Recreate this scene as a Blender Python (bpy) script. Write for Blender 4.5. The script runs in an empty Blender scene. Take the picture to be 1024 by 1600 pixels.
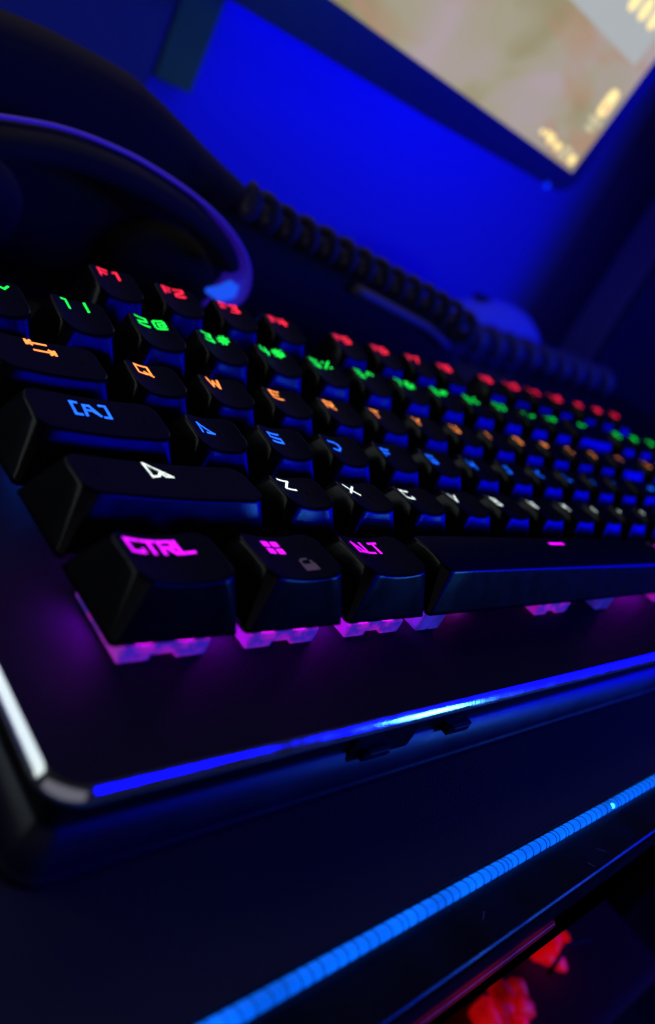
import bpy, bmesh, math, random
from mathutils import Vector, Matrix
from mathutils.bvhtree import BVHTree
random.seed(7)
S = 0.001                      # everything below is written in millimetres
sc = bpy.context.scene
col = sc.collection

# ------------------------------------------------------------------ camera
R = ((0.69244617, -0.56532148, 0.44825207),
     (-0.03401483, 0.59503253, 0.80298149),
     (-0.72066725, -0.57126868, 0.39279868))
CAM = (-57.6886, -67.1136, 70.4847)
cd = bpy.data.cameras.new('camera')
cd.sensor_fit = 'VERTICAL'
cd.sensor_height = 36.0
cd.lens = 1252.61 / 1600 * 36.0
cd.clip_start = 0.005
cd.clip_end = 60
cd.dof.use_dof = True
cd.dof.focus_distance = 0.160
cd.dof.aperture_fstop = 10.5
cam = bpy.data.objects.new('camera', cd)
col.objects.link(cam)
m = Matrix(R).transposed().to_4x4()
m.translation = Vector(CAM) * S
cam.matrix_world = m
sc.camera = cam

# ------------------------------------------------------------------ world, lamps, exposure
w = bpy.data.worlds.new('World')
sc.world = w
w.use_nodes = True
w.node_tree.nodes['Background'].inputs[0].default_value = (0.7, 0.7, 1.0, 1)
w.node_tree.nodes['Background'].inputs[1].default_value = 0.010
sc.view_settings.view_transform = 'Standard'
sc.view_settings.look = 'None'
sc.view_settings.exposure = 0
sc.view_settings.gamma = 1
sc.cycles.use_denoising = True
sc.cycles.max_bounces = 6
sc.cycles.sample_clamp_indirect = 4


def area(name, loc, target, sx, sy, rad, color):
    """rectangular lamp of radiance rad"""
    l = bpy.data.lights.new(name, 'AREA')
    l.shape = 'RECTANGLE'
    l.size, l.size_y = sx * S, sy * S
    l.energy = rad * math.pi * sx * sy * S * S
    l.color = color
    o = bpy.data.objects.new(name, l)
    col.objects.link(o)
    o.location = Vector(loc) * S
    o.rotation_euler = (Vector(target) - Vector(loc)).to_track_quat('-Z', 'Y').to_euler()
    return o


area('blue_room_lamp', (975, -520, 175), (110, 30, 5), 680, 250, 14.0, (0.0, 0.0, 1.0))
area('blue_rim_fill', (560, -880, 262), (110, 30, 5), 260, 140, 15.0, (0.0, 0.0, 1.0))  # added fill, unseen: keeps the rim's left end blue
area('cyan_lamp', (592, -455, 70), (60, -17, -6), 66, 85, 8.0, (0.14, 0.9, 1.0))
area('white_left_lamp', (-430, 280, 135), (20, 20, -5), 460, 210, 1.0, (0.86, 1.0, 0.98))
area('grey_rim_fill', (-330, -430, 150), (0, 0, -5), 1100, 240, .16, (0.8, 0.8, 1.0))  # added weak fill, out of view: greys the rim's front-left corner
area('wall_wash_lamp', (410, 405, 150), (430, 490, 65), 470, 60, 3.9, (0.0, 0.0, 1.0))

# ------------------------------------------------------------------ materials


def mat(name, base=(.02, .02, .02), rough=.5, metal=0., spec=.5, emit=None, estr=0., bump=0., bscale=900., rvar=0., cvar=0., trans=0.):
    M = bpy.data.materials.new(name)
    M.use_nodes = True
    nt = M.node_tree
    b = nt.nodes['Principled BSDF']
    b.inputs['Base Color'].default_value = (*base, 1)
    b.inputs['Roughness'].default_value = rough
    b.inputs['Metallic'].default_value = metal
    b.inputs['Specular IOR Level'].default_value = spec
    if emit:
        b.inputs['Emission Color'].default_value = (*emit, 1)
        b.inputs['Emission Strength'].default_value = estr
    if trans:
        b.inputs['Transmission Weight'].default_value = trans
    if bump or rvar or cvar:
        tc = nt.nodes.new('ShaderNodeTexCoord')
        nz = nt.nodes.new('ShaderNodeTexNoise')
        nz.inputs['Scale'].default_value = bscale
        nz.inputs['Detail'].default_value = 4
        nt.links.new(tc.outputs['Object'], nz.inputs['Vector'])
        if bump:
            bp = nt.nodes.new('ShaderNodeBump')
            bp.inputs['Strength'].default_value = bump
            bp.inputs['Distance'].default_value = 0.0002
            nt.links.new(nz.outputs['Fac'], bp.inputs['Height'])
            nt.links.new(bp.outputs['Normal'], b.inputs['Normal'])
        if rvar:
            n2 = nt.nodes.new('ShaderNodeTexNoise')
            n2.inputs['Scale'].default_value = bscale * .12
            n2.inputs['Detail'].default_value = 5
            nt.links.new(tc.outputs['Object'], n2.inputs['Vector'])
            mr = nt.nodes.new('ShaderNodeMapRange')
            mr.inputs['From Min'].default_value = .3
            mr.inputs['From Max'].default_value = .7
            mr.inputs['To Min'].default_value = rough - rvar
            mr.inputs['To Max'].default_value = rough + rvar
            nt.links.new(n2.outputs['Fac'], mr.inputs['Value'])
            nt.links.new(mr.outputs['Result'], b.inputs['Roughness'])
        if cvar:
            mx = nt.nodes.new('ShaderNodeMix')
            mx.data_type = 'RGBA'
            mx.inputs['A'].default_value = (*[c * (1 - cvar) for c in base], 1)
            mx.inputs['B'].default_value = (*[c * (1 + cvar) for c in base], 1)
            nt.links.new(nz.outputs['Fac'], mx.inputs['Factor'])
            nt.links.new(mx.outputs['Result'], b.inputs['Base Color'])
    return M


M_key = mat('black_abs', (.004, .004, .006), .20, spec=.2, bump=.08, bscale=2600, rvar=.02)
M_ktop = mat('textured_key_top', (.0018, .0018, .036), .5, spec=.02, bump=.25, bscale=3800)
M_plate = mat('black_anodised', (.022, .021, .034), .6, spec=.03, bump=.25, bscale=3200, rvar=.06)
M_rim = mat('polished_aluminium', (.92, .92, .94), .095, 1.0, bump=.05, bscale=1500, rvar=.04)
M_case = mat('black_case_plastic', (.006, .006, .007), .45, spec=.2, bump=.15, bscale=2000)
M_gloss = mat('glossy_case_plastic', (.004, .004, .024), .34, spec=.28, bump=.06, bscale=900, rvar=.06)
M_pad = mat('pad_cloth', (.030, .031, .036), .85, bump=.9, bscale=2300, cvar=.35)
M_desk = mat('black_laminate', (.010, .011, .013), .36, spec=.25, bump=.25, bscale=700, rvar=.10)
M_thread = mat('thread', (.01, .02, .06), .8)
M_wall = mat('painted_wall', (.22, .16, .62), .8, bump=.2, bscale=120)
M_penumbra = mat('penumbra_tint', (.42, .80, .04), .8)  # greenish penumbra tint put in as base colour
M_bezel = mat('monitor_plastic', (.03, .03, .034), .38, bump=.1, bscale=800)
M_dark = mat('matt_black', (.012, .012, .013), .7, bump=.2, bscale=300)
M_cloth = mat('black_cloth', (.010, .010, .012), .9, bump=.8, bscale=900)
M_band = mat('headband_painted_glow', (.20, .11, .55), .3, emit=(.055, .012, .80), estr=.20, bump=.05, bscale=300)  # blue light on the band put in as weak emission
M_rubber = mat('cable_rubber', (.045, .045, .08), .55, spec=.2)
M_mouse = mat('mouse_plastic', (.55, .5, .75), .45)
M_coil = mat('grey_cable_rubber', (.14, .13, .2), .5)
M_cab = mat('grey_cabinet', (.12, .12, .14), .6, bump=.1, bscale=200)
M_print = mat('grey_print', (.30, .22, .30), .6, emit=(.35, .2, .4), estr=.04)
M_dust = mat('dust', (.5, .5, .55), .9)
M_metal = mat('blackened_steel', (.25, .25, .27), .3, .9)

LEG = {0: (.74, .0, 1.0), 1: (.66, .76, .72), 2: (.006, .13, 1.1), 3: (1.05, .29, .05), 4: (.0, .80, .06), 5: (1.0, .012, .055)}


def emat(name, c, s, vary=0., scale=700.):
    M = bpy.data.materials.new(name)
    M.use_nodes = True
    nt = M.node_tree
    b = nt.nodes['Principled BSDF']
    b.inputs['Base Color'].default_value = (.02, .02, .02, 1)
    b.inputs['Roughness'].default_value = .5
    b.inputs['Emission Color'].default_value = (*c, 1)
    b.inputs['Emission Strength'].default_value = s
    if vary:
        tc = nt.nodes.new('ShaderNodeTexCoord')
        nz = nt.nodes.new('ShaderNodeTexNoise')
        nz.inputs['Scale'].default_value = scale
        nz.inputs['Detail'].default_value = 3
        nt.links.new(tc.outputs['Object'], nz.inputs['Vector'])
        mr = nt.nodes.new('ShaderNodeMapRange')
        mr.inputs['From Min'].default_value = .3
        mr.inputs['From Max'].default_value = .7
        mr.inputs['To Min'].default_value = s * (1 - vary)
        mr.inputs['To Max'].default_value = s * (1 + vary)
        nt.links.new(nz.outputs['Fac'], mr.inputs['Value'])
        nt.links.new(mr.outputs['Result'], b.inputs['Emission Strength'])
    return M


M_leg = [emat('legend_glow_%d' % r, LEG[r], 1.85, .25, 500) for r in range(6)]


def housing_mat(name, c1, c2, s):
    """clear switch housing lit from inside by its LED: its light put in as mottled two-tone emission"""
    M = bpy.data.materials.new(name)
    M.use_nodes = True
    nt = M.node_tree
    b = nt.nodes['Principled BSDF']
    b.inputs['Base Color'].default_value = (.22, .22, .26, 1)
    b.inputs['Roughness'].default_value = .3
    tc = nt.nodes.new('ShaderNodeTexCoord')
    nz = nt.nodes.new('ShaderNodeTexNoise')
    nz.inputs['Scale'].default_value = 330
    nz.inputs['Detail'].default_value = 2
    nt.links.new(tc.outputs['Object'], nz.inputs['Vector'])
    cr = nt.nodes.new('ShaderNodeValToRGB')
    cr.color_ramp.elements[0].position = .44
    cr.color_ramp.elements[0].color = (*c2, 1)
    cr.color_ramp.elements[1].position = .60
    cr.color_ramp.elements[1].color = (*c1, 1)
    nt.links.new(nz.outputs['Fac'], cr.inputs['Fac'])
    nt.links.new(cr.outputs['Color'], b.inputs['Emission Color'])
    b.inputs['Emission Strength'].default_value = s
    return M


M_house = [housing_mat('housing_magenta', (.72, .004, 1), (.07, .008, .75), .36),
           housing_mat('housing_white', (.25, .25, .45), (.05, .05, .3), .06),
           housing_mat('housing_blue', (.0, .12, 1), (.0, .04, .7), .55),
           housing_mat('housing_orange', (.8, .22, .04), (.3, .06, .05), .12),
           housing_mat('housing_green', (0, .6, .1), (0, .25, .1), .10),
           housing_mat('housing_red', (.8, .01, .03), (.3, .01, .05), .10)]

# ------------------------------------------------------------------ helpers


def obj(name, me, material, parent=None, loc=(0, 0, 0)):
    if isinstance(me, bmesh.types.BMesh):
        bm = me
        me = bpy.data.meshes.new(name)
        bm.to_mesh(me)
        bm.free()
    if material and not me.materials:
        me.materials.append(material)
    o = bpy.data.objects.new(name, me)
    col.objects.link(o)
    if parent:
        o.parent = parent
    o.location = Vector(loc) * S
    return o


def tag(o, label=None, cat=None, group=None, kind=None):
    if label:
        o['label'] = label
    if cat:
        o['category'] = cat
    if group:
        o['group'] = group
    if kind:
        o['kind'] = kind
    return o


def empty(name, loc, label, cat, group=None):
    o = bpy.data.objects.new(name, None)
    o.empty_display_size = .01
    col.objects.link(o)
    o.location = Vector(loc) * S
    return tag(o, label, cat, group)


def smooth(bm):
    for f in bm.faces:
        f.smooth = True


def V(bm, p):
    return bm.verts.new((p[0] * S, p[1] * S, p[2] * S))


def box(bm, x0, x1, y0, y1, z0, z1, bevel=0., seg=2):
    vs = [V(bm, (x, y, z)) for z in (z0, z1) for y in (y0, y1) for x in (x0, x1)]
    fs = [bm.faces.new([vs[i] for i in q]) for q in ((0, 2, 3, 1), (4, 5, 7, 6), (0, 1, 5, 4), (2, 6, 7, 3), (0, 4, 6, 2), (1, 3, 7, 5))]
    if bevel:
        es = set(e for f in fs for e in f.edges)
        bmesh.ops.bevel(bm, geom=list(es), offset=bevel * S, segments=seg, affect='EDGES', profile=.6)
    return fs


def tube(bm, pts, r, n=8, cap=True, flat=1.0):
    """round tube through a list of points (mm); r number or list"""
    pts = [Vector(p) for p in pts]
    rings = []
    up = Vector((0, 0, 1))
    prev = None
    for i, p in enumerate(pts):
        t = (pts[min(i + 1, len(pts) - 1)] - pts[max(i - 1, 0)]).normalized()
        if prev is None:
            a = up if abs(t.dot(up)) < .9 else Vector((0, 1, 0))
            u = (a - t * a.dot(t)).normalized()
        else:
            u = (prev - t * prev.dot(t)).normalized()
        prev = u
        v = t.cross(u)
        rr = r[i] if isinstance(r, (list, tuple)) else r
        rings.append([V(bm, p + (u * math.cos(k * 2 * math.pi / n) * flat + v * math.sin(k * 2 * math.pi / n)) * rr) for k in range(n)])
    for a, b in zip(rings, rings[1:]):
        for k in range(n):
            f = bm.faces.new((a[k], a[(k + 1) % n], b[(k + 1) % n], b[k]))
            f.smooth = True
    if cap:
        bm.faces.new(list(reversed(rings[0])))
        bm.faces.new(rings[-1])


def catmull(P, n):
    out = []
    P = [Vector(p) for p in P]
    Q = [P[0] * 2 - P[1]] + P + [P[-1] * 2 - P[-2]]
    for i in range(1, len(Q) - 2):
        a, b, c, d = Q[i - 1:i + 3]
        for k in range(n):
            t = k / n
            out.append(.5 * ((2 * b) + (c - a) * t + (2 * a - 5 * b + 4 * c - d) * t * t + (3 * b - a - 3 * c + d) * t ** 3))
    out.append(P[-1])
    return out


def rrect(x0, x1, y0, y1, r, nc=5, nx=8, ny=3):
    """rounded rectangle, counter-clockwise from the front-left corner; constant point count"""
    P = []

    def arc(cx, cy, a0):
        for k in range(nc):
            a = math.radians(a0 + 90 * k / (nc - 1))
            P.append((cx + r * math.cos(a), cy + r * math.sin(a)))

    def line(a, b, n):
        for k in range(1, n):
            t = k / n
            P.append((a[0] + (b[0] - a[0]) * t, a[1] + (b[1] - a[1]) * t))
    arc(x0 + r, y0 + r, 180)
    line((x0 + r, y0), (x1 - r, y0), nx)
    arc(x1 - r, y0 + r, 270)
    line((x1, y0 + r), (x1, y1 - r), ny)
    arc(x1 - r, y1 - r, 0)
    line((x1 - r, y1), (x0 + r, y1), nx)
    arc(x0 + r, y1 - r, 90)
    line((x0, y1 - r), (x0, y0 + r), ny)
    return P


def loft(bm, rings, close_top=True, close_bottom=False):
    R_ = [[V(bm, p) for p in r] for r in rings]
    n = len(R_[0])
    for a, b in zip(R_, R_[1:]):
        for k in range(n):
            f = bm.faces.new((a[k], a[(k + 1) % n], b[(k + 1) % n], b[k]))
            f.smooth = True
    if close_bottom:
        bm.faces.new(list(reversed(R_[0])))
    if close_top:
        f = bm.faces.new(R_[-1])
        f.smooth = True


# ------------------------------------------------------------------ setting: wall, desk
bm = bmesh.new()
box(bm, -900, 1600, 490, 520, -700, 1500)
tag(obj('back_wall', bm, M_wall), kind='structure')
bm = bmesh.new()
box(bm, -3000, 3000, -3000, 490, -760, -740)
tag(obj('floor', bm, M_dark), kind='structure')

desk = empty('desk', (0, 0, -26), 'black laminate desk carrying the keyboard, its front edge catching blue light', 'desk')
# the front edge runs very slightly askew to the keyboard
bm = bmesh.new()


def skew_slab(bm, y_of, y1, x0, x1, z0, z1, bev):
    vs = []
    for z in (z0, z1):
        for (x, y) in ((x0, y_of(x0)), (x1, y_of(x1)), (x1, y1), (x0, y1)):
            vs.append(V(bm, (x, y, z)))
    fs = [bm.faces.new([vs[i] for i in q]) for q in ((3, 2, 1, 0), (4, 5, 6, 7), (0, 1, 5, 4), (1, 2, 6, 5), (2, 3, 7, 6), (3, 0, 4, 7))]
    bmesh.ops.bevel(bm, geom=list(set(e for f in fs for e in f.edges)), offset=bev * S, segments=3, affect='EDGES')


skew_slab(bm, lambda x: -51.7 + .022 * x, 470, -520, 770, -11.4, 0, 1.0)
top = obj('tabletop', bm, M_desk, desk)
bm = bmesh.new()
skew_slab(bm, lambda x: -50.0 + .022 * x, -42, -520, 770, -16.0, -11.8, .5)
obj('front_rail', bm, M_desk, desk)
bm = bmesh.new()
skew_slab(bm, lambda x: -52.5 + .022 * x, -49.0, 36, 93, -14.4, -12.2, .4)
obj('red_rim_reflection', bm, emat('painted_red_reflection', (1.0, .01, .015), .045, .95, 55), desk)  # red light on the desk's lower rim, put in as an emissive bar
for x, y in ((-490, 0), (740, 0), (-490, 430), (740, 430)):
    bm = bmesh.new()
    box(bm, x - 20, x + 20, y - 20, y + 20, -714, -16.4, 2)
    obj('leg', bm, M_desk, desk)

# ------------------------------------------------------------------ mouse pad with glowing stitched edge
pad = empty('mouse_pad', (0, 0, -25), 'dark cloth mouse pad with a glowing blue stitched edge, under the keyboard', 'mouse pad')


def pad_front(x):
    return -40.6 + .0135 * x


bm = bmesh.new()
skew_slab(bm, lambda x: pad_front(x) + .9, 262, -330, 470, -1.0, 1.0, .45)
obj('pad_cloth', bm, M_pad, pad)
# light tube along the front edge
M_tube = emat('tube_glow', (.0, .135, 1.0), 1.0, .30, 90)
nt = M_tube.node_tree
bm = bmesh.new()
pts = [(x, pad_front(x) - .35, .35) for x in range(-330, 471, 10)]
tube(bm, pts, 1.2, 12)
obj('light_tube', bm, M_tube, pad)
bm = bmesh.new()
bmesh.ops.create_icosphere(bm, subdivisions=2, radius=.0006)
obj('bright_diode', bm, emat('diode_cyan', (.05, .8, 1.0), 2.0), pad, (117, pad_front(117) - .9, 1.3))
# thread loops round the tube
loopme = []
for v in range(3):
    bm = bmesh.new()
    rr = random.Random(v)
    P = []
    for k in range(9):
        a = math.radians(-70 + 260 * k / 8)
        P.append((.55 * (k / 8 - .5) + rr.uniform(-.1, .1), math.cos(a) * 1.24, math.sin(a) * 1.24))
    tube(bm, P, .085, 4, cap=False)
    me = bpy.data.meshes.new('stitch')
    bm.to_mesh(me)
    bm.free()
    me.materials.append(M_thread)
    loopme.append(me)
x = -20.0
while x < 330:
    o = obj('stitch', random.choice(loopme), None, pad, (x, pad_front(x) - .35, .35))
    o.rotation_euler = (random.uniform(-.2, .2), 0, random.uniform(-.16, .16))
    x += random.uniform(2.0, 3.0) if random.random() < .85 else random.uniform(1.0, 1.6)

# ------------------------------------------------------------------ keyboard
U = 19.05
kb = empty('keyboard', (0, 0, 0), 'black mechanical keyboard with rainbow backlit keycaps and a shiny chamfered plate', 'keyboard')
KX0, KX1, KY0, KY1 = -11.9, 18.25 * U + 11.9, -16.5, 136.0
ROWY = [0, U, 2 * U, 3 * U, 4 * U, 4 * U + 24.02]
ZF = [9.7, 10.2, 9.8, 10.6, 12.9, 13.8]
ZB = [9.3, 10.1, 11.1, 11.8, 15.0, 16.3]
YB = [15.4, 15.0, 15.0, 15.5, 16.4, 16.5]
YF = 4.26
YFR = [3.25, 4.26, 4.26, 4.26, 4.26, 4.26]

bm = bmesh.new()
loft(bm, [[(x, y, -6.8) for x, y in rrect(KX0, KX1, KY0, KY1, 5.0, 9, 2, 2)],
          [(x, y, -5.0) for x, y in rrect(KX0, KX1, KY0, KY1, 5.0, 9, 2, 2)]], True, True)
for f in bm.faces:
    f.smooth = False
obj('top_plate', bm, M_plate, kb)
# polished chamfer round the plate
bm = bmesh.new()
n9 = dict(nc=13, nx=2, ny=2)
prof = [(.0, -4.99), (.04, -5.02), (1.2, -6.75), (1.27, -6.95), (1.2, -7.5)]
loft(bm, [[(x, y, z) for x, y in rrect(KX0 - d, KX1 + d, KY0 - d, KY1 + d, 5.0 + d, **n9)] for d, z in reversed(prof)], False)
obj('chamfered_rim', bm, M_rim, kb)
# recessed case wall and flared foot
bm = bmesh.new()
prof = [(-1.5, -7.2), (-1.8, -14.6), (-2.0, -15.0)]
loft(bm, [[(x, y, z) for x, y in rrect(KX0 - d, KX1 + d, KY0 - d, KY1 + d, 4.0 + d, **n9)] for d, z in reversed(prof)], False)
obj('case_wall', bm, M_case, kb)
bm = bmesh.new()
prof = [(-2.2, -14.8), (-1.4, -15.2), (.0, -20.6), (.35, -21.4), (.35, -22.2), (.6, -22.4), (.7, -24.0)]
loft(bm, [[(x, y, z) for x, y in rrect(KX0 - d, KX1 + d, KY0 - d, KY1 + d, 4.2 + d, **n9)] for d, z in reversed(prof)], False, True)
obj('case_foot', bm, M_gloss, kb)
# connector block with two latch slots in the front wall
bm = bmesh.new()
box(bm, 45, 63, -15.6, -11.0, -23.4, -9.5, .7)
obj('latch_block', bm, M_case, kb)
for x0, x1, zc in ((47.5, 55.0, -14.9), (72.0, 79.5, -14.2)):
    y0 = -17.0
    bm = bmesh.new()
    box(bm, x0, x1, y0, y0 + 4, zc - 1.3, zc + .9, .45)
    s = obj('latch', bm, M_gloss, kb)
    bm = bmesh.new()
    box(bm, x0 + 1, x1 - 1, y0 - .3, y0 + .6, zc + .3, zc + 1.05, .2)
    obj('latch_edge', bm, M_metal, s)

# ---- stroke lettering (unit cell, width 1 x height 1)
G = {
    'A': [[(0, 0), (0, .95), (1, .05), (.45, .05)]],
    'B': [[(0, 0), (0, 1), (.9, 1), (.9, .6), (.1, .5)], [(.9, .5), (1, .1), (.9, 0), (0, 0)]],
    'C': [[(1, 1), (0, 1), (0, 0), (1, 0), (1, .25)]],
    'D': [[(0, 0), (.65, 0), (1, .35), (1, .75), (.75, 1), (0, 1)]],
    'E': [[(1, 1), (0, 1), (0, 0), (1, 0)], [(0, .5), (.75, .5)]],
    'F': [[(1, 1), (0, 1), (0, 0)], [(0, .5), (.8, .5)]],
    'G': [[(1, 1), (0, 1), (0, 0), (1, 0), (1, .5), (.5, .5)]],
    'H': [[(0, 0), (0, 1)], [(1, 0), (1, 1)], [(0, .5), (1, .5)]],
    'I': [[(.5, 0), (.5, 1)]],
    'J': [[(.4, 1), (.9, 1), (.9, 0), (.1, 0), (.1, .3)]],
    'K': [[(0, 0), (0, 1)], [(1, 1), (.15, .5), (1, 0)]],
    'L': [[(0, 1), (0, 0), (1, 0)]],
    'M': [[(0, 0), (0, 1), (.5, .4), (1, 1), (1, 0)]],
    'N': [[(0, 0), (.1, 1), (.9, 0), (1, 1)]],
    'O': [[(0, 0), (0, 1), (1, 1), (1, 0), (0, 0)]],
    'P': [[(0, 0), (0, 1), (1, 1), (1, .45), (.1, .45)]],
    'Q': [[(.65, .05), (0, .05), (0, 1), (1, 1), (1, .05)], [(.55, .3), (1.05, -.12)]],
    'R': [[(0, 0), (0, 1), (1, 1), (1, .5), (.1, .5)], [(.45, .5), (1, 0)]],
    'S': [[(1, 1), (0, 1), (0, .52), (1, .48), (1, 0), (0, 0)]],
    'T': [[(0, 1), (1, 1)], [(.5, 1), (.5, 0)]],
    'U': [[(0, 1), (0, 0), (1, 0), (1, 1)]],
    'V': [[(0, 1), (.45, 0), (1, 1)]],
    'W': [[(0, 1), (.2, 0), (.5, .8), (.8, 0), (1, 1)]],
    'X': [[(0, 1), (1, 0)], [(0, 0), (1, 1)]],
    'Y': [[(0, 1), (.5, .5), (1, 1)], [(.5, .5), (.5, 0)]],
    'Z': [[(0, 1), (.9, 1), (.1, 0), (1, 0)]],
    '1': [[(.25, .95), (.6, 1), (.6, 0)]],
    '2': [[(0, 1), (1, 1), (1, .6), (0, .35), (0, 0), (1, 0)]],
    '3': [[(0, 1), (1, 1), (.85, .55), (.3, .55)], [(.85, .5), (1, 0), (0, 0)]],
    '4': [[(.75, 0), (.75, 1)], [(.15, 1), (0, .4), (1, .4)]],
    '5': [[(1, 1), (0, 1), (0, .55), (1, .5), (1, 0), (0, 0)]],
    '6': [[(.9, 1), (0, 1), (0, 0), (1, 0), (1, .5), (0, .5)]],
    '7': [[(0, 1), (1, 1), (.4, 0)]],
    '8': [[(0, 0), (0, 1), (1, 1), (1, 0), (0, 0)], [(0, .5), (1, .5)]],
    '9': [[(.1, 0), (1, 0), (1, 1), (0, 1), (0, .5), (1, .5)]],
    '0': [[(0, 0), (0, 1), (1, 1), (1, 0), (0, 0)]],
    '!': [[(.5, 1), (.5, .35)], [(.5, .08), (.5, 0)]],
    '@': [[(1, 0), (.1, 0), (0, .2), (0, .85), (.2, 1), (.9, 1), (1, .8), (1, .3), (.45, .3), (.4, .65), (.95, .65)]],
    '#': [[(.3, 0), (.4, 1)], [(.65, 0), (.75, 1)], [(0, .33), (1, .33)], [(.05, .68), (1.05, .68)]],
    '$': [[(1, .85), (0, .85), (0, .5), (1, .5), (1, .15), (0, .15)], [(.5, 1.05), (.5, -.05)]],
    '%': [[(0, 0), (1, 1)], [(.1, .9), (.25, .9)], [(.75, .1), (.9, .1)]],
    '^': [[(.1, .55), (.5, 1), (.9, .55)]],
    '&': [[(1, 0), (.1, .8), (.3, 1), (.6, .85), (0, .3), (.2, 0), (.6, 0), (1, .45)]],
    '*': [[(.5, .2), (.5, .9)], [(.1, .4), (.9, .7)], [(.1, .7), (.9, .4)]],
    '(': [[(.75, 1), (.4, .75), (.4, .25), (.75, 0)]],
    ')': [[(.25, 1), (.6, .75), (.6, .25), (.25, 0)]],
    '-': [[(.1, .5), (.9, .5)]],
    '_': [[(0, 0), (1, 0)]],
    '=': [[(.1, .32), (.9, .32)], [(.1, .68), (.9, .68)]],
    '+': [[(.1, .5), (.9, .5)], [(.5, .1), (.5, .9)]],
    '~': [[(0, .4), (.3, .65), (.7, .35), (1, .6)]],
    '`': [[(.3, 1), (.6, .7)]],
    '[': [[(.75, 1), (.2, 1), (.2, 0), (.75, 0)]],
    ']': [[(.25, 1), (.8, 1), (.8, 0), (.25, 0)]],
    '\\': [[(.1, 1), (.9, 0)]],
    '|': [[(.5, 1), (.5, 0)]],
    ';': [[(.5, .7), (.5, .6)], [(.5, .2), (.4, -.1)]],
    "'": [[(.5, 1), (.5, .7)]],
    ',': [[(.55, .2), (.4, -.1)], [(.8, .9), (.3, .6), (.8, .3)]],
    '.': [[(.2, .12), (.3, .12)], [(.4, .9), (.9, .6), (.4, .3)]],
    '/': [[(.1, 0), (.6, 1)], [(.7, .95), (1, .95), (1, .6), (.8, .45)]],
    # symbols
    'shift': [[(-.05, 0), (-.05, 1.25), (1.3, .12), (.85, .12), (.6, .42), (.42, .12), (-.05, 0)]],
    'caps': [[(-.35, 1), (-.75, 1), (-.75, 0), (-.35, 0)], [(0, 0), (.1, .85), (.5, .85), (1, .1), (.55, .45), (.25, .45)], [(1.3, 1), (1.7, 1), (1.7, 0), (1.3, 0)]],
    'tab': [[(-.2, 1.1), (-.2, .7)], [(-.2, .9), (1.0, .9)], [(-.2, .9), (.1, 1.12)], [(-.2, .9), (.1, .7)],
            [(1.35, .35), (1.35, -.05)], [(.1, .15), (1.35, .15)], [(1.05, .37), (1.35, .15)], [(1.05, -.07), (1.35, .15)]],
    'back': [[(1.6, .5), (-.5, .5)], [(0, .85), (-.5, .5), (0, .15)]],
    'enter': [[(1.3, 1), (1.3, .3), (-.4, .3)], [(.1, .6), (-.4, .3), (.1, 0)]],
    'bar': [[(-1.4, .5), (2.4, .5)]],
    'up': [[(.1, .4), (.5, 1), (.9, .4)], [(.5, 1), (.5, 0)]],
    'down': [[(.1, .6), (.5, 0), (.9, .6)], [(.5, 1), (.5, 0)]],
    'left': [[(.5, .9), (0, .5), (.5, .1)], [(0, .5), (1, .5)]],
    'right': [[(.5, .9), (1, .5), (.5, .1)], [(0, .5), (1, .5)]],
}


def top_h(w, row, kind):
    """height of a keycap's dished top at local x, y (mm from the key cell's front-left corner)"""
    ix = 3.29
    x0, x1 = ix, w * U - ix
    hw = (x1 - x0) / 2
    cx = (x0 + x1) / 2

    def h(x, y):
        t = (y - YFR[row]) / (YB[row] - YFR[row])
        z = ZF[row] + (ZB[row] - ZF[row]) * t
        if kind == 'space':
            return z + .9 * (1 - (2 * t - 1) ** 2) - .35
        u = max(-1, min(1, (x - cx) / hw))
        sag = 1.25 if w <= 1.26 else .6
        return z - sag * (1 - u * u)
    return h


capmesh = {}
capbvh = {}


def surf(w, row, kind):
    """height of the built cap surface, so print sits on it"""
    bv, h0 = capbvh[(w, row, kind)]

    def f(x, y):
        r = bv.ray_cast(Vector((x * S, y * S, .05)), Vector((0, 0, -1)))
        return max(r[0].z / S, h0(x, y)) if r[0] else h0(x, y)
    return f



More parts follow.
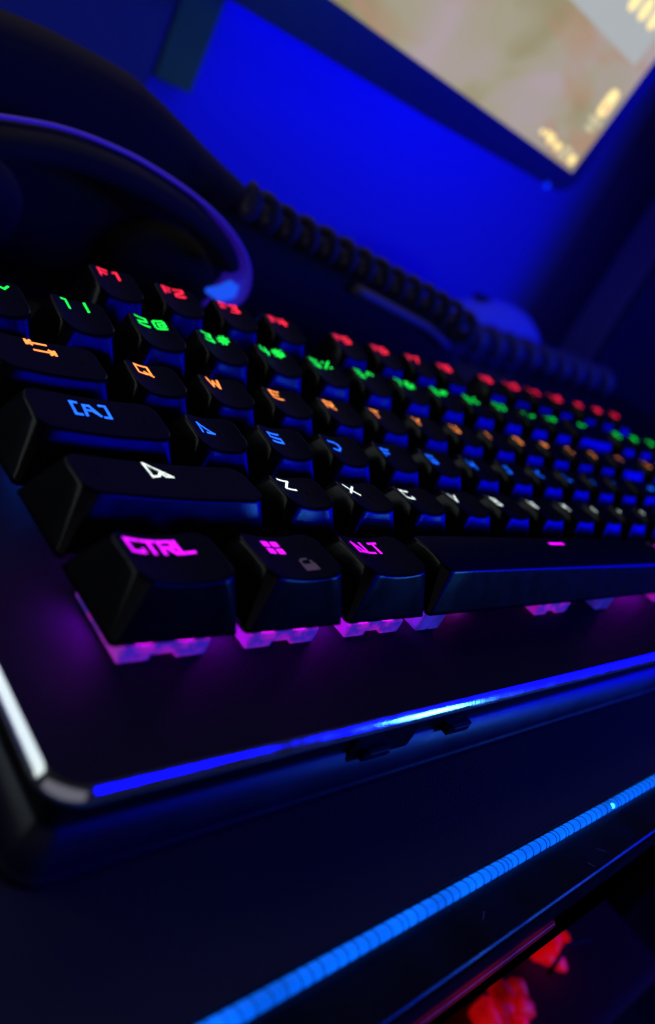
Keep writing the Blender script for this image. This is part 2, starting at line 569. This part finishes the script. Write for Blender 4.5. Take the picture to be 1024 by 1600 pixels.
def cap_mesh(w, row, kind):
    key = (w, row, kind)
    if key in capmesh:
        return capmesh[key]
    bm = bmesh.new()
    h = top_h(w, row, kind)
    bx0, bx1, by0, by1 = .52, w * U - .52, .5, 18.5
    tx0, tx1, ty0, ty1 = 3.29, w * U - 3.29, YFR[row], YB[row]
    if kind == 'space':
        tx0, tx1 = 2.4, w * U - 2.4
    nx = 8 if w < 3 else 16
    rings = []

    def ring(t, inset=0., drop=0., r=None):
        L = lambda a, b: a + (b - a) * t
        rad = r if r is not None else L(1.0, 2.9)
        P = rrect(L(bx0, tx0) + inset, L(bx1, tx1) - inset, L(by0, ty0) + inset, L(by1, ty1) - inset, max(rad - inset * .5, .3), 5, nx, 3)
        out = []
        for (x, y) in P:
            z = t * (h(min(max(x, tx0), tx1), min(max(y, ty0), ty1)))
            out.append((x, y, z - drop))
        return out
    rings.append(ring(0, 1.1, -.02))
    rings.append(ring(0, 0.0))
    rings.append(ring(.08))
    rings.append(ring(.5))
    rings.append(ring(.93))
    rings.append(ring(.965))
    rings.append(ring(.985, .06))
    rings.append(ring(.996, .2, .0))
    rings.append(ring(1, .42))
    rings.append(ring(1, .6))
    for q in (1.2, 2.0, 2.9, 3.8, 4.6):
        rings.append(ring(1, q, 0, max(.4, 2.0 - q * .45)))
    loft(bm, rings, False, False)
    # close the middle with quads between the front and back rows of the innermost ring
    bm.verts.ensure_lookup_table()
    bm.verts.index_update()
    N = len(rings[-1])
    last = list(bm.verts)[-N:]
    nf = 5 + (nx - 1) + 5
    M = N - 2
    for i in range(nf - 1):
        a, b_, c, d_ = last[i], last[i + 1], last[(M - 1 - i - 1) % N], last[(M - 1 - i) % N]
        f = bm.faces.new((a, b_, c, d_))
        f.smooth = True
    for idx in ([M - 1] + list(range(M, N)) + [0], list(range(nf - 1, nf + 3))):
        bm.faces.new([last[k] for k in reversed(idx)])
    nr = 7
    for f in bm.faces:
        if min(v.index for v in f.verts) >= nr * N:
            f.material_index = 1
    me = bpy.data.meshes.new('keycap')
    bm.to_mesh(me)
    bm.free()
    me.materials.append(M_key)
    me.materials.append(M_ktop)
    capmesh[key] = me
    bm = bmesh.new()
    bm.from_mesh(me)
    capbvh[key] = (BVHTree.FromBMesh(bm), h)
    bm.free()
    return me


def ribbon(bm, strokes, ox, oy, sx, sy, wd, h, lift=.035):
    k = 0
    for st in strokes:
        for (a, b) in zip(st, st[1:]):
            A = Vector((ox + a[0] * sx, oy + a[1] * sy))
            B = Vector((ox + b[0] * sx, oy + b[1] * sy))
            d = B - A
            if d.length < 1e-6:
                continue
            t = d.normalized()
            A = A - t * wd * .5
            B = B + t * wd * .5
            nrm = Vector((-t.y, t.x)) * wd * .5
            n = max(1, int((B - A).length / .7))
            k += 1
            prev = None
            for i in range(n + 1):
                p = A + (B - A) * (i / n)
                l, r = p + nrm, p - nrm
                pair = (V(bm, (l.x, l.y, h(l.x, l.y) + lift + .002 * k)), V(bm, (r.x, r.y, h(r.x, r.y) + lift + .002 * k)))
                if prev:
                    bm.faces.new((prev[1], pair[1], pair[0], prev[0]))
                prev = pair


def text_strokes(bm, txt, cx, cy, gw, gh, gap, wd, h):
    n = len(txt)
    tot = n * gw + (n - 1) * gap
    for i, ch in enumerate(txt):
        if ch == ' ':
            continue
        ribbon(bm, G[ch], cx - tot / 2 + i * (gw + gap), cy - gh / 2, gw, gh, wd, h)


LEDS = [105.0, 2.0, 60.0, 12.0, .5, .3]
M_led = [emat('backlight_%d' % r, [(.40, .0003, 1), (.5, .5, .8), (0, .12, 1), (1, .35, .08), (0, .8, .12), (1, .02, .05)][r], LEDS[r]) for r in range(6)]
M_ledf = [emat('backlight_front_%d' % r, [(.75, .004, 1), (.5, .5, .8), (0, .12, 1), (1, .35, .08), (0, .8, .12), (1, .02, .05)][r], [4.5, .3, 3.0, .8, .3, .2][r]) for r in range(6)]
ledmesh = {}


def led(row):
    if row not in ledmesh:
        bm = bmesh.new()
        for q in ((-5.6, -2.8, -7.25, -6.2), (1.6, 4.6, -7.25, -6.2), (-7.55, -6.8, -3, 4), (6.8, 7.55, -3, 4), (-3, 3, 6.6, 7.3)):
            for f in box(bm, *q, -1.88, -.9):
                f.material_index = 1 if q[3] < 0 else 0
        me = bpy.data.meshes.new('backlight_led')
        bm.to_mesh(me)
        bm.free()
        me.materials.append(M_led[row])
        me.materials.append(M_ledf[row])
        ledmesh[row] = me
    return ledmesh[row]


housemesh = {}


def housing(row):
    if row in housemesh:
        return housemesh[row]
    bm = bmesh.new()
    for (x0, x1, y0, z0) in ((-7.8, -2.3, -7.6, -4.97), (2.3, 7.8, -7.6, -4.97), (-2.35, 2.35, -7.25, -4.3)):
        box(bm, x0, x1, y0, 7.6, z0, -1.9, .35)
    box(bm, -6.9, 6.9, -6.9, 6.9, -2.0, .6, .5)
    box(bm, -3.5, 3.5, -2.8, 2.8, .5, 4.2, .3)
    me = bpy.data.meshes.new('switch_housing')
    bm.to_mesh(me)
    bm.free()
    me.materials.append(M_house[row])
    housemesh[row] = me
    return me


COLN = ['magenta', 'white', 'blue', 'orange', 'green', 'red']
LDY = [11.9, 11.9, 11.0, 12.8, 14.0, 14.2]


def key(row, xu, w, txt, kind='', dx=None, gw=2.9, gh=2.9, gap=1.0, wd=.5, lab=None, mats=None):
    o = obj('keycap', cap_mesh(w, row, kind), None, kb, (xu * U, ROWY[row], 0))
    if lab:
        o['label'] = lab
    h = surf(w, row, kind)
    cx = w * U / 2
    bm = bmesh.new()
    cy = LDY[row]
    if dx is None:
        dx = -1.6
    if txt in G and len(txt) > 1:
        ribbon(bm, G[txt], cx + dx - gw / 2, cy - gh / 2, gw, gh, wd, h)
    elif txt == 'win':
        for i in (0, 1):
            for j in (0, 1):
                x0, y0 = cx + dx - 2.0 + i * 2.15, cy - 1.85 + j * 1.95
                ribbon(bm, [[(x0 + .85, y0 + .9), (x0 + 1.0, y0 + .9)]], 0, 0, 1, 1, 1.42, h)
    else:
        text_strokes(bm, txt, cx + dx, cy, gw, gh, gap, wd, h)
    obj('legend', bm, M_leg[row] if mats is None else mats, o)
    if kind != 'space':
        q = obj('switch_housing', housing(row), None, kb, (xu * U + w * U / 2, ROWY[row] + 9.5, 0))
        obj('backlight_led', led(row), None, q)
    return o


def lk(row, t):
    return 'keycap marked %s in %s' % (t, COLN[row])


# bottom row
key(0, 0, 1.25, 'CTRL', dx=-.9, gw=2.15, gh=3.0, gap=.75, wd=.6, lab=lk(0, 'CTRL'))
wk = key(0, 1.25, 1.25, 'win', dx=-1.9, lab='keycap marked with four magenta squares and a dim padlock')
h = surf(1.25, 0, '')
bm = bmesh.new()
for st, wd_ in (([[(0, 0), (2.1, 0)], [(0, .8), (2.1, .8)]], .95), ([[(-.1, 1.2), (-.1, 2.1), (.5, 2.6), (1.4, 2.6)], [(2.1, 1.3), (2.1, 1.9)]], .5)):
    ribbon(bm, st, 13.6, 6.0, 1, 1, wd_, h)
obj('padlock_print', bm, M_print, wk)
key(0, 2.5, 1.25, 'ALT', dx=-1.5, gw=1.95, gh=3.0, gap=.7, wd=.55, lab=lk(0, 'ALT'))
sp = key(0, 3.75, 6.25, 'bar', kind='space', dx=-.6, gw=1.7, gh=2.2, wd=1.0, lab='long spacebar with one magenta dash')
key(0, 10, 1.25, 'ALT', dx=-1.8, gw=1.9, gap=.7, wd=.62)
key(0, 11.25, 1.25, 'FN', dx=-1.8, gw=1.9, gap=.7, wd=.62)
key(0, 12.5, 1.25, 'APP', dx=-1.8, gw=1.9, gap=.7, wd=.62)
key(0, 13.75, 1.25, 'CTRL', dx=-.9, gw=1.9, gap=.7, wd=.62)
for xu, t in ((15.25, 'left'), (16.25, 'down'), (17.25, 'right')):
    key(0, xu, 1, t)
obj('switch_housing', housing(0), None, kb, (129, 9.5, 0))
for xs in (76.8, 157.5):
    bm = bmesh.new()
    for d in (-2.2, 1.7):
        box(bm, xs + d - 1.9, xs + d + 1.9, 1.4, 14, -4.97, .4, .5)
    obj('stabiliser', bm, housing_mat('stabiliser_glow', (.06, .02, .8), (.02, .01, .35), .35), kb)
bm = bmesh.new()
box(bm, 4.85 * U - 3, 4.85 * U + 3, 6.0, 9.0, -4.97, -3.4, .3)
obj('backlight_led', bm, emat('led_magenta', (.8, .02, 1), 9.0), kb)
# shift row
key(1, 0, 2.25, 'shift', dx=-1.3, gw=3.1, gh=3.3, wd=.45, lab='wide keycap marked with a white outlined arrow')
for i, ch in enumerate('ZXCVBNM,./'):
    key(1, 2.25 + i, 1, ch, dx=-1.9, gw=3.1, wd=.54, lab=lk(1, ch) if i < 5 else None)
key(1, 12.25, 2.75, 'shift', dx=-1.3)
key(1, 16.25, 1, 'up')
# caps row
key(2, 0, 1.75, 'caps', dx=-1.2, gw=2.8, gh=3.4, wd=.58, lab='wide keycap marked with a bracketed blue A')
for i, ch in enumerate("ASDFGHJKL;'"):
    key(2, 1.75 + i, 1, ch, dx=-1.7, gw=3.1, wd=.54, lab=lk(2, ch) if i < 4 else None)
key(2, 12.75, 2.25, 'enter', dx=-1.0)
# tab row
key(3, 0, 1.5, 'tab', dx=-.9, gw=3.3, gh=3.3, wd=.55, lab='wide keycap marked with two orange arrows')
for i, ch in enumerate('QWERTYUIOP[]'):
    key(3, 1.5 + i, 1, ch, dx=-1.5, gw=3.2, gh=3.0, wd=.54, lab=lk(3, ch) if i < 5 else None)
key(3, 13.5, 1.5, '\\', dx=-1.2)
for xu, t in ((15.25, 'DEL'), (16.25, 'END'), (17.25, 'PGD')):
    key(3, xu, 1, t, gw=1.9, gap=.7)
# number row
for i, t in enumerate(('`~', '1!', '2@', '3#', '4$', '5%', '6^', '7&', '8*', '9(', '0)', '-_', '=+')):
    key(4, i, 1, t, dx=.1, gw=2.75, gh=3.0, gap=2.0, wd=.58, lab=lk(4, ' '.join(t)) if 0 < i < 4 else None)
key(4, 13, 2, 'back', dx=-1.5)
for xu, t in ((15.25, 'INS'), (16.25, 'HOM'), (17.25, 'PGU')):
    key(4, xu, 1, t, dx=-1.0, gw=1.9, gap=.7)
# function row
key(5, 0, 1, 'ESC', dx=0, gw=2.0, gap=.7)
for i, xu in enumerate((2, 3, 4, 5, 6.5, 7.5, 8.5, 9.5, 11, 12, 13, 14)):
    key(5, xu, 1, 'F%d' % (i + 1), dx=.1 if i < 9 else -.3, gw=2.5, gh=2.9, gap=1.2, wd=.54, lab=lk(5, 'F%d' % (i + 1)) if i < 4 else None)
for xu, t in ((15.25, 'PRT'), (16.25, 'SCR'), (17.25, 'PAU')):
    key(5, xu, 1, t, dx=-.5, gw=1.9, gap=.7)

# dust on plate and caps
bm = bmesh.new()
for i in range(90):
    x, y = random.uniform(-10, 130), random.uniform(-15, .5)
    if i % 3 == 0:
        x, y = random.uniform(-11.5, -1), random.uniform(-10, 80)
    r = random.uniform(.03, .085)
    c = Vector((x, y, -4.97))
    p = [c + Vector((random.uniform(-r, r), random.uniform(-r, r), 0)) for _ in range(3)] + [c + Vector((0, 0, r))]
    vs = [V(bm, q) for q in p]
    for q in ((0, 1, 3), (1, 2, 3), (2, 0, 3)):
        bm.faces.new([vs[k] for k in q])
d = obj('dust', bm, M_dust, kb)
d['kind'] = 'stuff'
bm = bmesh.new()
for i in range(60):
    x = random.uniform(20, 150)
    y = random.uniform(-50.2, -42.5) + .02 * x
    r = random.uniform(.02, .06)
    p = [Vector((x + random.uniform(-r, r), y + random.uniform(-r, r), .01)) for _ in range(3)] + [Vector((x, y, r))]
    vs = [V(bm, q) for q in p]
    for q in ((0, 1, 3), (1, 2, 3), (2, 0, 3)):
        bm.faces.new([vs[k] for k in q])
for (x, y, L, a) in ((97, -46.5, 2.2, -1.0), (103, -45, 3.2, -.7), (60, -45.6, 1.6, .3)):
    tube(bm, [(x + L * t * math.cos(a), y + L * t * math.sin(a) + .5 * t * t, .07) for t in (0, .25, .5, .75, 1)], .035, 4)
d = obj('dust', bm, M_dust, desk)
d['kind'] = 'stuff'

# ------------------------------------------------------------------ monitor
mon = empty('monitor', (190, 300, 118), 'monitor with a lit beige desktop picture and dark bezel, above the keyboard', 'monitor')
mon.rotation_euler = (math.radians(8.5), 0, 0)
SX0, SX1, SH = -270, 266, 310          # screen, local mm; origin on the screen's bottom edge
bm = bmesh.new()
# chin that tapers towards the corner
vs = []
fr = [(-300, -30), (120, -20.5), (265, -15), (273, -13.5), (279, -9), (280, -3), (280, 325), (-300, 325)]
for yy in (-2, 26):
    vs.append([V(bm, (x, yy, z)) for x, z in fr])
n = len(fr)
bm.faces.new(vs[0])
bm.faces.new(list(reversed(vs[1])))
for k in range(n):
    bm.faces.new((vs[0][(k + 1) % n], vs[0][k], vs[1][k], vs[1][(k + 1) % n]))
bmesh.ops.bevel(bm, geom=[e for e in bm.edges if all(abs(v.co.y + .002) < 1e-5 for v in e.verts)], offset=.0018, segments=2, affect='EDGES')
obj('bezel', bm, M_bezel, mon)
# the picture on the screen
M_scr = bpy.data.materials.new('screen_picture')
M_scr.use_nodes = True
nt = M_scr.node_tree
b = nt.nodes['Principled BSDF']
b.inputs['Base Color'].default_value = (.01, .01, .01, 1)
b.inputs['Roughness'].default_value = .9
b.inputs['Specular IOR Level'].default_value = 0.0
tc = nt.nodes.new('ShaderNodeTexCoord')
n1 = nt.nodes.new('ShaderNodeTexNoise')
n1.inputs['Scale'].default_value = 17
n1.inputs['Detail'].default_value = 2
n1.inputs['Distortion'].default_value = .6
nt.links.new(tc.outputs['Object'], n1.inputs['Vector'])
cr = nt.nodes.new('ShaderNodeValToRGB')
e = cr.color_ramp.elements
e[0].position = .30
e[0].color = (.26, .225, .095, 1)
e[1].position = .72
e[1].color = (.42, .345, .36, 1)
e2 = cr.color_ramp.elements.new(.5)
e2.color = (.37, .335, .24, 1)
nt.links.new(n1.outputs['Fac'], cr.inputs['Fac'])
n2 = nt.nodes.new('ShaderNodeTexNoise')
n2.inputs['Scale'].default_value = 14
n2.inputs['Detail'].default_value = 3
n2.inputs['Distortion'].default_value = 1.2
mp = nt.nodes.new('ShaderNodeMapping')
mp.inputs['Location'].default_value = (.31, .2, .07)
mp.inputs['Rotation'].default_value = (0, .6, 0)
mp.inputs['Scale'].default_value = (.55, 1, 1.6)
nt.links.new(tc.outputs['Object'], mp.inputs['Vector'])
nt.links.new(mp.outputs['Vector'], n2.inputs['Vector'])
mr = nt.nodes.new('ShaderNodeMapRange')
mr.inputs['From Min'].default_value = .52
mr.inputs['From Max'].default_value = .66
mr.inputs['To Max'].default_value = .75
nt.links.new(n2.outputs['Fac'], mr.inputs['Value'])
mx = nt.nodes.new('ShaderNodeMix')
mx.data_type = 'RGBA'
mx.inputs['B'].default_value = (.44, .25, .17, 1)
nt.links.new(mr.outputs['Result'], mx.inputs['Factor'])
nt.links.new(cr.outputs['Color'], mx.inputs['A'])
nt.links.new(mx.outputs['Result'], b.inputs['Emission Color'])
b.inputs['Emission Strength'].default_value = 1.0
bm = bmesh.new()
box(bm, SX0, SX1, -2.6, -1.5, 0, SH)
scr = obj('screen', bm, M_scr, mon)


def screen_patch(name, shape, material, lift):
    bm = bmesh.new()
    vs = [V(bm, (x, -2.6 - lift, z)) for x, z in shape]
    bm.faces.new(vs)
    return obj(name, bm, material, scr)


def blob(cx, cz, rx, rz, n=16, p=2.6):
    return [(cx + rx * math.copysign(abs(math.cos(a)) ** (2 / p), math.cos(a)), cz + rz * math.copysign(abs(math.sin(a)) ** (2 / p), math.sin(a)))
            for a in [2 * math.pi * k / n for k in range(n)]]


M_y = emat('icon_yellow', (1.0, .76, .22), 1.35)
M_o = emat('icon_orange', (1.0, .30, .10), 1.3)
M_t = emat('text_pale', (.70, .62, .26), 1.0)
M_w = emat('window_pale', (.42, .45, .31), 1.0)
M_p = emat('picture_pink', (.46, .27, .19), 1.0)

obj_list = []
screen_patch('open_window', [(160, 70), (SX1 - 14, 70), (SX1 - 14, 250), (160, 250)], M_w, .05)
for k in range(3):
    screen_patch('icon', blob(SX1 - 26 - 13 * k, 95 - .5 * k, 4.4, 6.3), M_y, .12)
screen_patch('icon', blob(SX1 - 13.5, 45, 5.6, 9.0, p=3.2), M_y, .05)
screen_patch('icon', blob(SX1 - 13.0, 42.5, 1.7, 3.2), M_o, .12)
screen_patch('icon_caption', blob(SX1 - 14, 32.6, 7.6, 1.8), M_t, .05)
screen_patch('icon_caption', blob(SX1 - 14, 27.4, 4.8, 1.8), M_t, .05)
for cx, cz, rx, rz in ((9, 6.2, 4.2, 3.2), (19, 9.5, 5.5, 1.7), (21, 5.0, 5.0, 1.7), (31, 7.5, 4, 2.6), (41, 8.6, 3.6, 3.2), (47, 10, 2.2, 2.2), (53, 9, 2.4, 1.6)):
    screen_patch('taskbar_mark', blob(SX1 - cx, cz, rx, rz), M_y if rx < 4.3 else M_t, .05)

# standby light on the bezel's lower edge
bm = bmesh.new()
bmesh.ops.create_uvsphere(bm, u_segments=12, v_segments=8, radius=.0024)
smooth(bm)
obj('standby_light', bm, emat('led_blue', (0, .02, 1), 1.2), mon, (252, -2, -15.5))
# arm holding the monitor up from the wall side
bm = bmesh.new()
box(bm, -40, 40, 26, 44, 90, 190, 3)
obj('mount_plate', bm, M_dark, mon)
bm = bmesh.new()
tube(bm, [(0, 40, 140), (0, 110, 150), (0, 186, 166)], 14, 12)
obj('support_arm', bm, M_dark, mon)

# ------------------------------------------------------------------ things behind the keyboard
# computer tower at the left
twr = empty('computer_tower', (60, 380, -26), 'dim blue-lit dark computer tower, standing behind the headset at the wall', 'computer tower')
bm = bmesh.new()
box(bm, -200, 124, 0, 100, 6, 470, 3)
obj('case', bm, M_cab, twr)
bm = bmesh.new()
box(bm, -196, 120, -4, 0, 60, 466, 1)
obj('front_panel', bm, M_cab, twr)
for x in (-180, 100):
    bm = bmesh.new()
    box(bm, x - 12, x + 12, 20, 80, 0, 6, 1)
    obj('foot', bm, M_dark, twr)
# curtain strip beside the tower: soft shadow put on the wall as colour
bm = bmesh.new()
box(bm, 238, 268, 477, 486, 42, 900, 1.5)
tag(obj('penumbra_strip', bm, M_penumbra), 'grey-green curtain strip standing for a soft shadow band on the blue wall, right of the dark tower', 'penumbra')
# dark cabinet at the right
cab = empty('cabinet', (886, 440, -740), 'black cabinet at the right edge, beside the desk', 'cabinet')
bm = bmesh.new()
box(bm, -104, 300, -60, -20, 0, 1500, 3)
obj('cabinet_body', bm, mat('cabinet_laminate', (.16, .11, .12), .6, bump=.1, bscale=150), cab)
bm = bmesh.new()
box(bm, -100, 296, -66, -60.5, 20, 1490, 1.5)
obj('door', bm, M_dark, cab)

# black pouch lying behind the keyboard, the coiled cable over it
TOPS = [(-60, 40), (20, 52), (60, 54), (88, 53), (110, 47), (130, 40), (155, 32), (190, 29), (230, 25), (276, 20), (305, 12), (322, -10)]


def interp(T, x):
    for (a, b), (c, d_) in zip(T, T[1:]):
        if a <= x <= c:
            t = (x - a) / (c - a)
            return b + (d_ - b) * t
    return T[-1][1]


pouch = empty('pouch', (120, 225, -24), 'slumped black cloth pouch lying behind the keyboard under the coiled cable', 'pouch')
bm = bmesh.new()
rings = []
for i in range(39):
    x = -60 + 382 * i / 38
    zt = interp(TOPS, x) + random.uniform(-.5, .5)
    ring = []
    for k in range(20):
        a = 2 * math.pi * k / 20
        cy, sy = math.cos(a), math.sin(a)
        y = 222 + 21 * math.copysign(abs(cy) ** .55, cy)
        z = (zt - 24) / 2 + (zt + 24) / 2 * math.copysign(abs(sy) ** .55, sy)
        ring.append((x - 120, y - 225, z + 24))
    rings.append(ring)
loft(bm, rings, True, True)
obj('pouch_body', bm, M_cloth, pouch)
bm = bmesh.new()
P = [(x - 120, 198.6 - 225, interp(TOPS, x) - 13 + 24) for x in range(215, 300, 6)]
tube(bm, P, 2.6, 8, flat=.9)
obj('edge_highlight', bm, M_coil, pouch)  # highlight along the pouch's front edge, built as a paler tube


def coil(name, path, rad, pitch, wire, label, material):
    P = catmull(path, 60)
    L = [0]
    for a, b_ in zip(P, P[1:]):
        L.append(L[-1] + (b_ - a).length)
    tot = L[-1]
    n = int(tot / pitch * 12)
    pts = []
    j = 0
    for i in range(n + 1):
        s = tot * i / n
        while j < len(L) - 2 and L[j + 1] < s:
            j += 1
        t = (s - L[j]) / max(L[j + 1] - L[j], 1e-6)
        c = P[j] + (P[j + 1] - P[j]) * t
        d_ = (P[j + 1] - P[j]).normalized()
        u = Vector((0, 0, 1))
        u = (u - d_ * u.dot(d_)).normalized()
        v = d_.cross(u)
        a = 2 * math.pi * s / pitch
        pts.append(c + (u * math.cos(a) + v * math.sin(a)) * rad)
    bm = bmesh.new()
    tube(bm, pts, wire, 7)
    return tag(obj(name, bm, material), label, 'cable')


coil('coiled_cable', [(128, 186, 34), (155, 190, 30), (178, 191, 28.5), (223, 191, 24.5), (276, 191, 20), (298, 192, 14), (308, 215, 5), (306, 248, -8)], 4.9, 12.5, 2.3,
     'coiled black cable draped over the black pouch, against the blue wall', M_rubber)
coil('coiled_cable', [(395, 296, -12), (430, 298, -12), (512, 300, -12), (560, 300, -12), (624, 300, -12), (680, 296, -12)], 8.0, 27, 4.8,
     'coiled dark cable lying flat on the desk in front of the mouse', M_coil)

# mouse
ms = empty('computer_mouse', (0, 0, -26), 'smooth low computer mouse catching blue light, behind the flat coiled cable', 'computer mouse')
bm = bmesh.new()
rings = []
for i in range(15):
    t = i / 14
    x = 470 + 162 * t
    wd = 19 * (math.sin(math.pi * min(max(.06 + .90 * t, 0), 1))) ** .55
    hh = 3 + 36 * (math.sin(math.pi * (.08 + .80 * (1 - t) ** .9))) ** .9
    rings.append([(x, 352 + wd * math.cos(a), max(.5, hh * max(math.sin(a), -.02) ** .8 if math.sin(a) > 0 else .5)) for a in [2 * math.pi * k / 18 for k in range(18)]])
loft(bm, rings, True, True)
obj('mouse_shell', bm, M_mouse, ms)
bm = bmesh.new()
box(bm, 505, 520, 348, 356, 30, 37, 1.5)
obj('scroll_wheel', bm, M_dark, ms)

# headset
hs = empty('headset', (60, 175, -26), 'black headset whose glossy headband arches up behind the function keys', 'headset')
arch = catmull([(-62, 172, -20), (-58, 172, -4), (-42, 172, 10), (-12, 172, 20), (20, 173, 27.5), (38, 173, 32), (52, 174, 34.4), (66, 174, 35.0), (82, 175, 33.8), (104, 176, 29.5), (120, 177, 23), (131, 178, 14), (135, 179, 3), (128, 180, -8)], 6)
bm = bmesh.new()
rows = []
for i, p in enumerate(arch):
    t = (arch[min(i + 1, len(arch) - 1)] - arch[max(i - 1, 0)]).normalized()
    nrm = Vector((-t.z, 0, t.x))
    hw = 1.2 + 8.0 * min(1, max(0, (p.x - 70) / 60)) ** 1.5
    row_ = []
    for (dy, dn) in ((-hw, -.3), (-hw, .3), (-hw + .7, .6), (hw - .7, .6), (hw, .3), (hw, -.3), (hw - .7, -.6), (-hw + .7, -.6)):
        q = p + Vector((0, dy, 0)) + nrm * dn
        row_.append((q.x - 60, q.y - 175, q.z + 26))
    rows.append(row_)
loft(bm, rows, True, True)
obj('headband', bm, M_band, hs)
bm = bmesh.new()
rows = []
for i, p in enumerate(arch[18:66]):
    i += 18
    t = (arch[min(i + 1, len(arch) - 1)] - arch[max(i - 1, 0)]).normalized()
    nrm = Vector((-t.z, 0, t.x))
    c = p - nrm * 6.0
    rows.append([(c.x - 60 + nrm.x * 4.6 * math.sin(a), c.y - 175 + 9.5 * math.cos(a), c.z + 26 + nrm.z * 4.6 * math.sin(a)) for a in [2 * math.pi * k / 12 for k in range(12)]])
loft(bm, rows, True, True)
obj('headband_padding', bm, M_cloth, hs)
bm = bmesh.new()
tube(bm, [(132.5 - 60, 1, 31.5), (131.5 - 60, 1, 28.5), (128 - 60, 1, 26.2), (122 - 60, 1, 26)], [2.0, 3.4, 3.0, 1.0], 10)
obj('status_light', bm, emat('headset_light', (.012, .10, 1.0), .9), hs)
for cx, cy, cz, rz_ in ((34, 186, -1, .5), (112, 196, -6, -.3)):
    bm = bmesh.new()
    rings = []
    for (r, yy) in ((8, -9), (15, -8.4), (18.5, -6), (20, -2), (20, 4), (17, 8), (6, 9)):
        rings.append([(r * 1.15 * math.cos(a), yy, -r * math.sin(a)) for a in [2 * math.pi * k / 24 for k in range(24)]])
    loft(bm, rings, True, True)
    o = obj('ear_cup', bm, M_cloth, hs, (cx - 60, cy - 175, cz + 26))
    o.rotation_euler = (.25, 0, rz_)

# ------------------------------------------------------------------ red glow under the desk
rl = empty('red_lamp', (210, -44, -190), 'red glowing lamp beneath the desk edge, seen out of focus', 'lamp')
M_red = emat('red_glow', (1.0, .0015, .004), .26, .9, 60)
M_redp = mat('dark_lamp_plastic', (.09, .004, .002), .7, spec=.1, bump=.2, bscale=200)


def lump(name, balls):
    bm = bmesh.new()
    for (x, y, z, r) in balls:
        mm = Matrix.Translation(Vector((x - 210, y + 44, z + 190)) * S) @ Matrix.Diagonal((r * S, r * S, r * .7 * S, 1))
        bmesh.ops.create_icosphere(bm, subdivisions=2, radius=1, matrix=mm)
    from mathutils import noise
    for v in bm.verts:
        q = v.co / S
        v.co += Vector(noise.noise_vector(q * .22)) * 3.2 * S
    smooth(bm)
    return obj(name, bm, M_red, rl)


lump('glowing_bulb', [(182, -44, -150, 6), (188, -46, -150, 6), (195, -42, -150, 5.5), (197, -48, -150, 5), (203, -43.5, -150, 4.2), (190, -52, -150, 6), (178, -50, -150, 5)])
lump('glowing_bulb', [(228, -39, -150, 4.5), (234, -38, -150, 5), (240, -38.2, -150, 4), (245, -38, -150, 2.6), (231, -43.5, -150, 3.6), (224, -38.5, -150, 3)])
bm = bmesh.new()
tube(bm, [(5, -2, 46), (18, .5, 46.5), (24, 2.2, 46), (34, 1.2, 44), (48, -1, 40)], 1.0, 7)
obj('wire', bm, M_redp, rl)
bm = bmesh.new()
box(bm, -60, 90, -26, 60, 0, 33, 5, 3)
obj('lamp_housing', bm, M_redp, rl)
bm = bmesh.new()
box(bm, -30, 60, -18, 40, -550, 0, 3)
obj('stand', bm, M_redp, rl)
